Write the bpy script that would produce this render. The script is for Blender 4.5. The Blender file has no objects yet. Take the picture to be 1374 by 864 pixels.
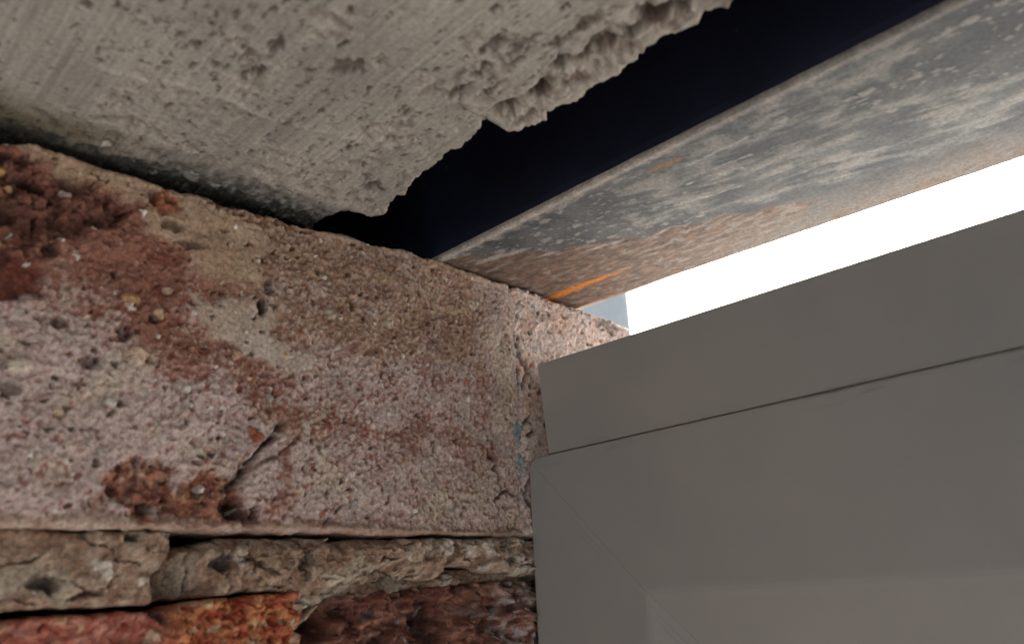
import bpy, math, numpy as np
from mathutils import Matrix, Vector
R = math.radians
S = 0.001                                   # the script measures in millimetres
scene = bpy.context.scene
COL = scene.collection

# ------------------------------------------------------------------ camera
CAMX = 154.8
cam_d = bpy.data.cameras.new('camera'); cam = bpy.data.objects.new('camera', cam_d); COL.objects.link(cam)
cam.matrix_world = Matrix(((0.68555286, 0.26362566, 0.67861534, CAMX*S),
                           (0.72657843, -0.18906579, -0.66055879, 0.0),
                           (-0.0458373, 0.94591524, -0.32115931, 0.0), (0, 0, 0, 1)))
cam_d.sensor_width = 36.0; cam_d.lens = 28.19
cam_d.clip_start = 0.004; cam_d.clip_end = 3000.0
cam_d.dof.use_dof = True; cam_d.dof.focus_distance = 0.205; cam_d.dof.aperture_fstop = 19.0
scene.camera = cam

# ------------------------------------------------------------------ sky and sun
SUN_EL, SUN_AZ = 36.0, -12.0                 # azimuth measured from +Y towards +X
w = bpy.data.worlds.new('World'); scene.world = w; w.use_nodes = True
nt = w.node_tree; nt.nodes.clear()
sky = nt.nodes.new('ShaderNodeTexSky'); sky.sky_type = 'NISHITA'; sky.sun_disc = False
sky.sun_elevation = R(SUN_EL); sky.sun_rotation = R(SUN_AZ); sky.dust_density = 7.0; sky.air_density = 1.0; sky.ozone_density = 1.0
bg = nt.nodes.new('ShaderNodeBackground'); bg.inputs['Strength'].default_value = 0.15
wo = nt.nodes.new('ShaderNodeOutputWorld')
nt.links.new(sky.outputs[0], bg.inputs[0]); nt.links.new(bg.outputs[0], wo.inputs[0])
sd = bpy.data.lights.new('sun', 'SUN'); sd.energy = 3.0; sd.angle = R(0.6); sd.color = (1, .965, .92)
sun = bpy.data.objects.new('sun', sd); COL.objects.link(sun)
sdir = Vector((math.sin(R(SUN_AZ))*math.cos(R(SUN_EL)), math.cos(R(SUN_AZ))*math.cos(R(SUN_EL)), math.sin(R(SUN_EL))))
sun.rotation_euler = sdir.to_track_quat('Z', 'Y').to_euler(); sun.location = sdir*5
scene.view_settings.view_transform = 'Standard'; scene.view_settings.look = 'None'
scene.view_settings.gamma = 1.0; scene.view_settings.exposure = 2.0
scene.cycles.max_bounces = 8; scene.cycles.diffuse_bounces = 5
scene.cycles.sample_clamp_indirect = 6.0

# ------------------------------------------------------------------ noise in numpy
rng = np.random.default_rng(11)
PERM = rng.permutation(256); PERM = np.concatenate([PERM, PERM, PERM, PERM])
GR = rng.normal(size=(256, 3)); GR /= np.linalg.norm(GR, axis=1)[:, None]
RND = rng.random((256, 8))
_an = rng.random(256)*2*math.pi; G2 = (np.cos(_an), np.sin(_an))

def h3(i, j, k):
    return PERM[(PERM[(PERM[i & 255] + (j & 255))] + (k & 255))] & 255

def perlin(x, y, z=0.0):
    x = np.asarray(x, float); y = np.asarray(y, float)
    if np.ndim(z) == 0:                                  # flat slice: four corners are enough
        xi = np.floor(x).astype(np.int32); yi = np.floor(y).astype(np.int32); xf = x-xi; yf = y-yi
        kz = int(abs(z)*37.7) & 255
        u = xf*xf*xf*(xf*(xf*6-15)+10); v = yf*yf*yf*(yf*(yf*6-15)+10)
        xi = (xi+kz*7) & 255; yi = (yi+kz*13) & 255
        pa = PERM[xi]; pb = PERM[(xi+1) & 255]
        def cn(p, q, fx, fy):
            g = (PERM[p+((yi+q) & 255)]+kz) & 255
            return G2[0][g]*fx+G2[1][g]*fy
        n0 = cn(pa, 0, xf, yf); n0 = n0+u*(cn(pb, 0, xf-1, yf)-n0)
        n1 = cn(pa, 1, xf, yf-1); n1 = n1+u*(cn(pb, 1, xf-1, yf-1)-n1)
        return (n0+v*(n1-n0))*1.45
    z = np.zeros_like(x) + z
    xi = np.floor(x).astype(int); yi = np.floor(y).astype(int); zi = np.floor(z).astype(int)
    xf = x-xi; yf = y-yi; zf = z-zi
    u = xf**3*(xf*(xf*6-15)+10); v = yf**3*(yf*(yf*6-15)+10); t = zf**3*(zf*(zf*6-15)+10)
    out = 0
    for a in (0, 1):
        for b in (0, 1):
            for c in (0, 1):
                g = GR[h3(xi+a, yi+b, zi+c)]
                d = g[..., 0]*(xf-a) + g[..., 1]*(yf-b) + g[..., 2]*(zf-c)
                out = out + d*(u if a else 1-u)*(v if b else 1-v)*(t if c else 1-t)
    return out*1.6

def fbm(x, y, sc, octv=4, seed=0.0, gain=.5):
    x = np.asarray(x)/sc; y = np.asarray(y)/sc
    s = 0; a = 1; n = 0
    for o in range(octv):
        s = s + a*perlin(x*2**o + 17.3*o, y*2**o + 5.1*o, seed*7.31 + o*3.7); n += a; a *= gain
    return s/n*1.4

def worley(x, y, sc, seed=0):
    """F1, F2, and the id (0..255) of the nearest cell"""
    x = np.asarray(x)/sc; y = np.asarray(y)/sc
    xi = np.floor(x).astype(int); yi = np.floor(y).astype(int)
    f1 = np.full(x.shape, 9.); f2 = np.full(x.shape, 9.); idn = np.zeros(x.shape, int)
    for a in (-1, 0, 1):
        for b in (-1, 0, 1):
            h = h3(xi+a, yi+b, np.full_like(xi, seed))
            dd = np.hypot(xi+a+RND[h, 0]-x, yi+b+RND[h, 1]-y)
            m = dd < f1
            f2 = np.where(m, f1, np.minimum(f2, dd)); idn = np.where(m, h, idn); f1 = np.where(m, dd, f1)
    return f1, f2, idn

def facet(x, y, sc, seed=0, tilt=.6, warp=.35):
    """broken stone: each Worley cell is a small plane of its own height and slope, in units of sc"""
    wx = (x+warp*sc*fbm(x, y, sc*.8, 4, seed+.9))/sc; wy = (y+warp*sc*fbm(x, y, sc*.8, 4, seed+6.9))/sc
    xi = np.floor(wx).astype(int); yi = np.floor(wy).astype(int)
    f1 = np.full(wx.shape, 9.); out = np.zeros(wx.shape); idn = np.zeros(wx.shape, int)
    for a in (-1, 0, 1):
        for b in (-1, 0, 1):
            h = h3(xi+a, yi+b, np.full_like(xi, seed)); dx = wx-(xi+a+RND[h, 0]); dy = wy-(yi+b+RND[h, 1])
            dd = np.hypot(dx, dy); m = dd < f1
            out = np.where(m, RND[h, 2]-.5+tilt*2*((RND[h, 3]-.5)*dx+(RND[h, 4]-.5)*dy), out); f1 = np.where(m, dd, f1); idn = np.where(m, h, idn)
    return out, idn

def ss(a, b, x):
    t = np.clip((x-a)/(b-a), 0, 1); return t*t*(3-2*t)

def mix(c1, c2, m):
    c1 = np.asarray(c1, float); c2 = np.asarray(c2, float)
    m = np.asarray(m)[..., None]
    return c1*(1-m) + c2*m

def seg_d(x, y, pts):
    d = np.full(np.shape(x), 1e9)
    for (ax, ay), (bx, by) in zip(pts[:-1], pts[1:]):
        vx, vy = bx-ax, by-ay
        t = np.clip(((x-ax)*vx+(y-ay)*vy)/(vx*vx+vy*vy+1e-9), 0, 1)
        d = np.minimum(d, np.hypot(x-ax-t*vx, y-ay-t*vy))
    return d

def poly_sd(x, y, poly):
    """signed distance, negative inside"""
    d = seg_d(x, y, list(poly)+[poly[0]]); ins = np.zeros(np.shape(x), bool)
    n = len(poly)
    for i in range(n):
        x1, y1 = poly[i]; x2, y2 = poly[(i+1) % n]
        if y1 == y2: continue
        c = ((y1 > y) != (y2 > y)) & (x < (x2-x1)*(y-y1)/(y2-y1)+x1)
        ins ^= c
    return np.where(ins, -d, d)

def pmask(x, y, poly, soft=2., warp=2., wsc=5., seed=1):
    wx = x + warp*fbm(x, y, wsc, 3, seed+.3); wy = y + warp*fbm(x, y, wsc, 3, seed+9.1)
    return 1-ss(-soft, soft, poly_sd(wx, wy, poly))

def bl(x, y, cx, cy, rx, ry, soft=.5, warp=0., wsc=4., rot=0., seed=2):
    if warp:
        x = x + warp*fbm(x, y, wsc, 3, seed+.7); y = y + warp*fbm(x, y, wsc, 3, seed+4.3)
    c, s = math.cos(R(rot)), math.sin(R(rot))
    dx, dy = x-cx, y-cy
    q = np.hypot((dx*c+dy*s)/rx, (-dx*s+dy*c)/ry)
    return 1-ss(1-soft, 1+soft, q)

def interp(tab):
    xs = np.array([a for a, b in tab]); ys = np.array([b for a, b in tab])
    return lambda v: np.interp(v, xs, ys)

# ------------------------------------------------------------------ materials
def new_mat(name):
    m = bpy.data.materials.new(name); m.use_nodes = True; n = m.node_tree.nodes
    return m, m.node_tree, n['Principled BSDF']

def painted(name, rough=.9, spec=.25, bumps=((.35, .25),), var=.12, vscale=900., rvar=0.):
    """albedo from the mesh's own colour attribute, fine grain and bump procedural"""
    m, t, b = new_mat(name)
    at = t.nodes.new('ShaderNodeAttribute'); at.attribute_name = 'Col'
    tc = t.nodes.new('ShaderNodeTexCoord')
    nz = t.nodes.new('ShaderNodeTexNoise'); nz.inputs['Scale'].default_value = vscale; nz.inputs['Detail'].default_value = 6
    nz.inputs['Roughness'].default_value = .7
    t.links.new(tc.outputs['Object'], nz.inputs['Vector'])
    mr = t.nodes.new('ShaderNodeMapRange'); mr.inputs[1].default_value = .32; mr.inputs[2].default_value = .68; mr.clamp = True
    mr.inputs[3].default_value = 1-var*1.5; mr.inputs[4].default_value = 1+var*1.5
    t.links.new(nz.outputs[0], mr.inputs[0])
    mx = t.nodes.new('ShaderNodeVectorMath'); mx.operation = 'SCALE'
    t.links.new(at.outputs['Color'], mx.inputs[0]); t.links.new(mr.outputs[0], mx.inputs['Scale'])
    t.links.new(mx.outputs[0], b.inputs['Base Color'])
    b.inputs['Roughness'].default_value = rough; b.inputs['Specular IOR Level'].default_value = spec
    prev = None
    for wl, amp in bumps:                                # wavelength and height in mm
        n2 = t.nodes.new('ShaderNodeTexNoise'); n2.inputs['Scale'].default_value = 1000./wl/2; n2.inputs['Detail'].default_value = 4
        t.links.new(tc.outputs['Object'], n2.inputs['Vector'])
        bp = t.nodes.new('ShaderNodeBump'); bp.inputs['Strength'].default_value = 1.0; bp.inputs['Distance'].default_value = amp*S
        t.links.new(n2.outputs[0], bp.inputs['Height'])
        if prev: t.links.new(prev.outputs[0], bp.inputs['Normal'])
        prev = bp
    if prev: t.links.new(prev.outputs[0], b.inputs['Normal'])
    return m

M_brick = painted('weathered_brick', .95, .15, ((1.1, .45), (.45, .26)), .26, 1100.)
M_mortar = painted('old_mortar', .95, .15, ((1.1, .6), (.4, .30)), .28, 900.)
M_conc = painted('cast_concrete', .9, .2, ((.7, .22), (.3, .08)), .15, 1100.)
def add_grain(m, scl, lo_, hi_, bump):
    """fine streaks stretched along the beam, in colour and relief"""
    t = m.node_tree; b = t.nodes['Principled BSDF']
    tc = t.nodes.new('ShaderNodeTexCoord'); mp = t.nodes.new('ShaderNodeMapping'); mp.inputs['Scale'].default_value = scl
    nz = t.nodes.new('ShaderNodeTexNoise'); nz.inputs['Scale'].default_value = 1; nz.inputs['Detail'].default_value = 5
    t.links.new(tc.outputs['Object'], mp.inputs[0]); t.links.new(mp.outputs[0], nz.inputs['Vector'])
    mr = t.nodes.new('ShaderNodeMapRange'); mr.inputs[1].default_value = .3; mr.inputs[2].default_value = .7; mr.inputs[3].default_value = lo_; mr.inputs[4].default_value = hi_
    t.links.new(nz.outputs[0], mr.inputs[0])
    mx = t.nodes.new('ShaderNodeVectorMath'); mx.operation = 'SCALE'
    t.links.new(b.inputs['Base Color'].links[0].from_socket, mx.inputs[0]); t.links.new(mr.outputs[0], mx.inputs['Scale']); t.links.new(mx.outputs[0], b.inputs['Base Color'])
    bp = t.nodes.new('ShaderNodeBump'); bp.inputs['Distance'].default_value = bump*S; bp.inputs['Strength'].default_value = 1
    t.links.new(nz.outputs[0], bp.inputs['Height'])
    if b.inputs['Normal'].links: t.links.new(b.inputs['Normal'].links[0].from_socket, bp.inputs['Normal'])
    t.links.new(bp.outputs[0], b.inputs['Normal'])
add_grain(M_conc, (30, 1300, 30), .87, 1.13, .20)
M_steel = painted('weathered_steel', .6, .35, ((.6, .05),), .26, 1300.)

def noise_mat(name, c1, c2, scale, rough, bump=0., bscale=None, spec=.5, stretch=None, lo=.35, hi=.65):
    m, t, b = new_mat(name)
    tc = t.nodes.new('ShaderNodeTexCoord'); mp = t.nodes.new('ShaderNodeMapping')
    if stretch: mp.inputs['Scale'].default_value = stretch
    t.links.new(tc.outputs['Object'], mp.inputs[0])
    nz = t.nodes.new('ShaderNodeTexNoise'); nz.inputs['Scale'].default_value = scale; nz.inputs['Detail'].default_value = 8
    t.links.new(mp.outputs[0], nz.inputs['Vector'])
    cr = t.nodes.new('ShaderNodeValToRGB'); cr.color_ramp.elements[0].position = lo; cr.color_ramp.elements[1].position = hi
    cr.color_ramp.elements[0].color = (*c1, 1); cr.color_ramp.elements[1].color = (*c2, 1)
    t.links.new(nz.outputs[0], cr.inputs[0]); t.links.new(cr.outputs[0], b.inputs['Base Color'])
    b.inputs['Roughness'].default_value = rough; b.inputs['Specular IOR Level'].default_value = spec
    if bump:
        n2 = t.nodes.new('ShaderNodeTexNoise'); n2.inputs['Scale'].default_value = bscale or scale; n2.inputs['Detail'].default_value = 6
        t.links.new(mp.outputs[0], n2.inputs['Vector'])
        bp = t.nodes.new('ShaderNodeBump'); bp.inputs['Distance'].default_value = bump; bp.inputs['Strength'].default_value = 1
        t.links.new(n2.outputs[0], bp.inputs['Height']); t.links.new(bp.outputs[0], b.inputs['Normal'])
    return m, t, b, tc

M_plainbrick = noise_mat('plain_brick', (.16, .06, .04), (.32, .15, .10), 60, .9, .0008, 300)[0]
M_plainmortar = noise_mat('plain_mortar', (.22, .18, .14), (.36, .31, .26), 90, .95, .0006, 400)[0]
M_ground = noise_mat('ground_paving', (.27, .27, .27), (.36, .365, .365), 3, .95, .002, 60)[0]
M_render = noise_mat('blue_grey_render', (.17, .21, .23), (.27, .31, .32), 5, .9, .002, 40, lo=.4, hi=.6)[0]
M_seal = noise_mat('brown_sealant', (.16, .12, .10), (.24, .19, .165), 400, .8)[0]

# black coated vertical leg of the steel: near black, navy sheen, specks
M_black, t, b, tc = noise_mat('black_bitumen_paint', (.007, .0095, .024), (.021, .027, .066), 28, .62, .00012, 900, spec=.3, lo=.3, hi=.75)
vo = t.nodes.new('ShaderNodeTexVoronoi'); vo.inputs['Scale'].default_value = 170
t.links.new(tc.outputs['Object'], vo.inputs['Vector'])
vr = t.nodes.new('ShaderNodeMapRange'); vr.inputs[1].default_value = .05; vr.inputs[2].default_value = .11; vr.inputs[3].default_value = .5; vr.inputs[4].default_value = 0
t.links.new(vo.outputs['Distance'], vr.inputs[0])
sp = t.nodes.new('ShaderNodeSeparateColor'); t.links.new(vo.outputs['Color'], sp.inputs[0])
g = t.nodes.new('ShaderNodeMath'); g.operation = 'GREATER_THAN'; g.inputs[1].default_value = .86; t.links.new(sp.outputs[0], g.inputs[0])
mu = t.nodes.new('ShaderNodeMath'); mu.operation = 'MULTIPLY'; t.links.new(g.outputs[0], mu.inputs[0]); t.links.new(vr.outputs[0], mu.inputs[1])
mx = t.nodes.new('ShaderNodeMix'); mx.data_type = 'RGBA'
t.links.new(mu.outputs[0], mx.inputs['Factor']); t.links.new(b.inputs['Base Color'].links[0].from_socket, mx.inputs['A'])
mx.inputs['B'].default_value = (.22, .20, .19, 1); t.links.new(mx.outputs['Result'], b.inputs['Base Color'])

# grey window frame paint: faint mottling, scratches beside the mitre, brown rubs by the joint
FG = (.385, .38, .374)
M_frame, t, b, tc = noise_mat('grey_frame_paint', (FG[0]*.90, FG[1]*.915, FG[2]*.93), (FG[0]*1.07, FG[1]*1.06, FG[2]*1.04), 14, .48, .00003, 1500, spec=.35)
sx = t.nodes.new('ShaderNodeSeparateXYZ'); t.links.new(tc.outputs['Object'], sx.inputs[0])
def math_(op, a, b_=None, c_=None):
    n = t.nodes.new('ShaderNodeMath'); n.operation = op
    for i, v in enumerate((a, b_, c_)):
        if v is None: continue
        if isinstance(v, (int, float)): n.inputs[i].default_value = v
        else: t.links.new(v, n.inputs[i])
    return n.outputs[0]
nzs = t.nodes.new('ShaderNodeTexNoise'); nzs.inputs['Scale'].default_value = 120; nzs.inputs['Detail'].default_value = 5; t.links.new(tc.outputs['Object'], nzs.inputs['Vector'])
diag = math_('ADD', sx.outputs[0], sx.outputs[2])
wob = math_('MULTIPLY_ADD', nzs.outputs[0], .0012, -.0006)
diag = math_('ADD', diag, wob)
def line(center, width):
    dd = math_('ABSOLUTE', math_('SUBTRACT', diag, center*S))
    mr = t.nodes.new('ShaderNodeMapRange'); mr.inputs[1].default_value = 0; mr.inputs[2].default_value = width*S; mr.inputs[3].default_value = 1; mr.inputs[4].default_value = 0
    t.links.new(dd, mr.inputs[0]); return mr.outputs[0]
brk = t.nodes.new('ShaderNodeMapRange'); brk.inputs[1].default_value = .42; brk.inputs[2].default_value = .62
t.links.new(nzs.outputs[0], brk.inputs[0])
l1 = math_('MULTIPLY', line(33.4, .45), brk.outputs[0]); l2 = math_('MULTIPLY', line(31.6, .35), brk.outputs[0])
scr = math_('MULTIPLY', math_('MAXIMUM', l1, l2), .16)
# rubs along the joint at z = 35 mm
dz = math_('ABSOLUTE', math_('SUBTRACT', sx.outputs[2], .0345))
mrz = t.nodes.new('ShaderNodeMapRange'); mrz.inputs[1].default_value = 0; mrz.inputs[2].default_value = .0035; mrz.inputs[3].default_value = 1; mrz.inputs[4].default_value = 0
t.links.new(dz, mrz.inputs[0])
nr = t.nodes.new('ShaderNodeTexNoise'); nr.inputs['Scale'].default_value = 1; nr.inputs['Detail'].default_value = 6
mpr = t.nodes.new('ShaderNodeMapping'); mpr.inputs['Scale'].default_value = (60, 60, 500); t.links.new(tc.outputs['Object'], mpr.inputs[0]); t.links.new(mpr.outputs[0], nr.inputs['Vector'])
nrr = t.nodes.new('ShaderNodeMapRange'); nrr.inputs[1].default_value = .56; nrr.inputs[2].default_value = .72; t.links.new(nr.outputs[0], nrr.inputs[0])
rub = math_('MULTIPLY', math_('MULTIPLY', mrz.outputs[0], nrr.outputs[0]), .45)
fac = math_('MAXIMUM', scr, rub)
mx = t.nodes.new('ShaderNodeMix'); mx.data_type = 'RGBA'
t.links.new(fac, mx.inputs['Factor']); t.links.new(b.inputs['Base Color'].links[0].from_socket, mx.inputs['A'])
mx.inputs['B'].default_value = (.10, .06, .045, 1); t.links.new(mx.outputs['Result'], b.inputs['Base Color'])

# ------------------------------------------------------------------ object helpers
def mesh_obj(name, V, F, mat, parent=None, col=None, smooth=True):
    me = bpy.data.meshes.new(name)
    V = np.asarray(V, float)*S
    if isinstance(F, np.ndarray) and F.ndim == 2 and F.shape[1] == 4:
        me.vertices.add(len(V)); me.vertices.foreach_set('co', V.ravel())
        me.loops.add(F.size); me.loops.foreach_set('vertex_index', F.ravel().astype(np.int32))
        me.polygons.add(len(F)); me.polygons.foreach_set('loop_start', np.arange(0, F.size, 4, dtype=np.int32))
    else:
        me.from_pydata([tuple(v) for v in V], [], [tuple(int(i) for i in f) for f in F])
    me.update(calc_edges=True)
    if smooth: me.polygons.foreach_set('use_smooth', np.ones(len(me.polygons), bool))
    if col is not None:
        ca = me.color_attributes.new('Col', 'FLOAT_COLOR', 'POINT')
        cc = np.ones((len(V), 4)); cc[:, :3] = np.clip(col, .003, .9)
        ca.data.foreach_set('color', cc.ravel())
    me.materials.append(mat); me.validate()
    o = bpy.data.objects.new(name, me); COL.objects.link(o)
    if parent: o.parent = parent
    return o

def thing(name, label, cat, group=None):
    o = bpy.data.objects.new(name, None); COL.objects.link(o); o['label'] = label; o['category'] = cat
    o.empty_display_size = .02
    if group: o['group'] = group
    return o

def piece(name, a0, a1, b0, b1, fn, mapf, mat, parent, res=.3, depth=60., rnd=1.5, lo=None, hi=None, left=None, right=None, soft_right=None,
          edge_noise=.3, seed=0., steps=(.4, 1., 2., 4., 8.), skirt=.5):
    """one rough solid: a front face over (a, b) with relief and colour from fn, rolled at its edges and carried back by depth"""
    na = max(4, int((a1-a0)/res)); nb = max(4, int((b1-b0)/res))
    s, t_ = np.meshgrid(np.linspace(0, 1, na), np.linspace(0, 1, nb), indexing='ij')
    an = a0+(a1-a0)*s; bn = b0+(b1-b0)*t_
    en = lambda q, k: edge_noise*(fbm(q, q*0+k*13.+seed, 9, 2, seed+k) * 1.5 + fbm(q, q*0+k*13.+seed, 2., 3, seed+k))
    L = (left(bn) if left else a0+0*bn) + en(bn, 1); Rr = (right(bn) if right else a1+0*bn) + en(bn, 2)
    if soft_right is not None:                           # keep jumps of the outline from dragging the whole sheet
        Rs = soft_right(bn)+0*bn; a = L+(Rs-L)*s+(Rr-Rs)*s**14
    else: a = L+(Rr-L)*s
    B0 = (lo(a) if lo else b0+0*a) + en(a, 3); B1 = (hi(a) if hi else b1+0*a) + en(a, 4)
    b_ = B0+(B1-B0)*t_
    e = np.minimum(np.minimum(a-L, Rr-a), np.minimum(b_-B0, B1-b_))
    r = rnd*(1+.5*fbm(a, b_, 6, 2, seed+5)); r = np.maximum(r, .1)
    q = np.clip(r-e, 0, None); roll = r-np.sqrt(np.maximum(r*r-q*q, 0))
    h, c = fn(a, b_)
    h = h-roll
    idx = np.arange(na*nb).reshape(na, nb)
    V = [np.stack([a.ravel(), b_.ravel(), h.ravel()], 1)]; C_ = [c.reshape(-1, 3)]
    F = np.stack([idx[:-1, :-1], idx[1:, :-1], idx[1:, 1:], idx[:-1, 1:]], -1).reshape(-1, 4)
    per = np.concatenate([idx[:, 0], idx[-1, 1:], idx[-2::-1, -1], idx[0, -2:0:-1]])
    pa, pb, ph = a.ravel()[per], b_.ravel()[per], h.ravel()[per]; pc = c.reshape(-1, 3)[per]
    base = per; off = na*nb; n = len(per); Fs = []
    for k, dth in enumerate(tuple(steps)+(depth,)):
        nzz = skirt*np.minimum(1, dth/2)
        V.append(np.stack([pa+nzz*fbm(pa+pb, ph-dth+pa*.3, 3, 3, seed+7), pb+nzz*fbm(pa-pb, ph-dth, 3, 3, seed+8), ph-dth], 1)); C_.append(pc)
        cur = off+np.arange(n); off += n
        Fs.append(np.stack([base, cur, np.roll(cur, -1), np.roll(base, -1)], 1)); base = cur
    V = np.concatenate(V); Cc = np.concatenate(C_)
    m = np.mean(V[base], 0); V = np.concatenate([V, m[None]]); Cc = np.concatenate([Cc, Cc[-1:]])
    ctr = len(V)-1                                      # back closed by quads that fold onto the middle
    bk = [base, np.roll(base, -1)]
    Fb = np.stack([base[::2][:n//2], np.full(n//2, ctr), np.roll(base, -2)[::2][:n//2], np.roll(base, -1)[::2][:n//2]], 1)
    F = np.concatenate([F]+Fs+[Fb])
    W = mapf(V[:, 0], V[:, 1], V[:, 2])
    return mesh_obj(name, W, F, mat, parent, Cc)

JAMB = lambda a, b, h: np.stack([h, a, b], 1)           # a = y, b = z, relief towards +x

def boxm(x0, x1, y0, y1, z0, z1, bev=0.):
    v = [(x, y, z) for x in (x0, x1) for y in (y0, y1) for z in (z0, z1)]
    f = [(0, 1, 3, 2), (4, 6, 7, 5), (0, 4, 5, 1), (2, 3, 7, 6), (0, 2, 6, 4), (1, 5, 7, 3)]
    return v, f

def grains(a, b, sc, seed, thr, hgt, pal, c, h, size=.42):
    """scattered embedded grains: some Worley cells carry a rounded stone of their own colour"""
    wa = a+.25*sc*perlin(a/sc*1.3, b/sc*1.3, seed+.5); wb = b+.25*sc*perlin(a/sc*1.3, b/sc*1.3, seed+8.5)
    f1, f2, i = worley(wa, wb, sc, seed)
    on = (RND[i, 2] < thr)
    rr = size*(.45+.75*RND[i, 3])
    q = np.clip(1-(f1/rr)**2, 0, 1)*on
    h = h + hgt*np.sqrt(q)*(.5+RND[i, 4]) - hgt*.5*np.exp(-((f1-rr)/.07)**2)*on*(f1 > rr*.9)
    pal = np.array(pal); cc = pal[(RND[i, 5]*len(pal)).astype(int) % len(pal)]
    m = ss(.0, .25, q)
    return h, c*(1-m[..., None]) + cc*m[..., None]

def holes(a, b, sc, seed, thr, dep, c, h, size=.35, dark=(.05, .025, .02), dk=.7):
    wa = a+.35*sc*perlin(a/sc*1.7, b/sc*1.7, seed+.2); wb = b+.35*sc*perlin(a/sc*1.7, b/sc*1.7, seed+3.5)
    f1, f2, i = worley(wa, wb, sc, seed)
    on = RND[i, 6] < thr; rr = size*(.4+.8*RND[i, 7])
    m = (1-ss(rr*.6, rr, f1))*on
    return h-dep*m, c*(1-dk*m[..., None])+np.array(dark)*dk*m[..., None]

# ================================================================== BRICK PIER (window reveal)
pier = thing('brick_pier', 'weathered red brick window reveal with pale crumbly face, standing below the lintels at the left', 'brick pier')
PALE = (.465, .378, .347); RED = (.25, .12, .088); DRED = (.16, .045, .03); ORA = (.34, .145, .08); TAN = (.36, .26, .18); SME = (.40, .33, .275)

def sandy(a, b, seed, amp=1.0):
    """coarse sandy skin: ridged grain about 1 mm, height in mm"""
    g1 = fbm(a, b*.85, 1.7, 3, seed+20); g2 = perlin(a/.62, b/.62, seed+30)
    big = fbm(a, b, 22, 3, seed+1); mid = fbm(a, b, 6, 3, seed+2)
    rid = 1-np.abs(g1)*2.2
    wa = a+.35*g1; wb = b*1.05+.35*g2
    f1, f2, _i = worley(wa, wb, .95, seed+2); sand = np.clip(1-(f1/.62)**2, 0, 1)*(.35+.9*RND[_i, 3])
    f1, f2, _j = worley(wa+9, wb, 1.9, seed+4); sand2 = np.clip(1-(f1/.55)**2, 0, 1)*(RND[_j, 3] > .5)
    fine = fbm(a, b, 1.1, 4, seed+31, .7)
    return big*1.6*amp + mid*.8*amp + rid*.26*amp + fine*.42*amp + sand*.26*amp + sand2*.42*amp, rid, g1*.6 + .8*fine + .5*(sand-.35), mid, big

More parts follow.
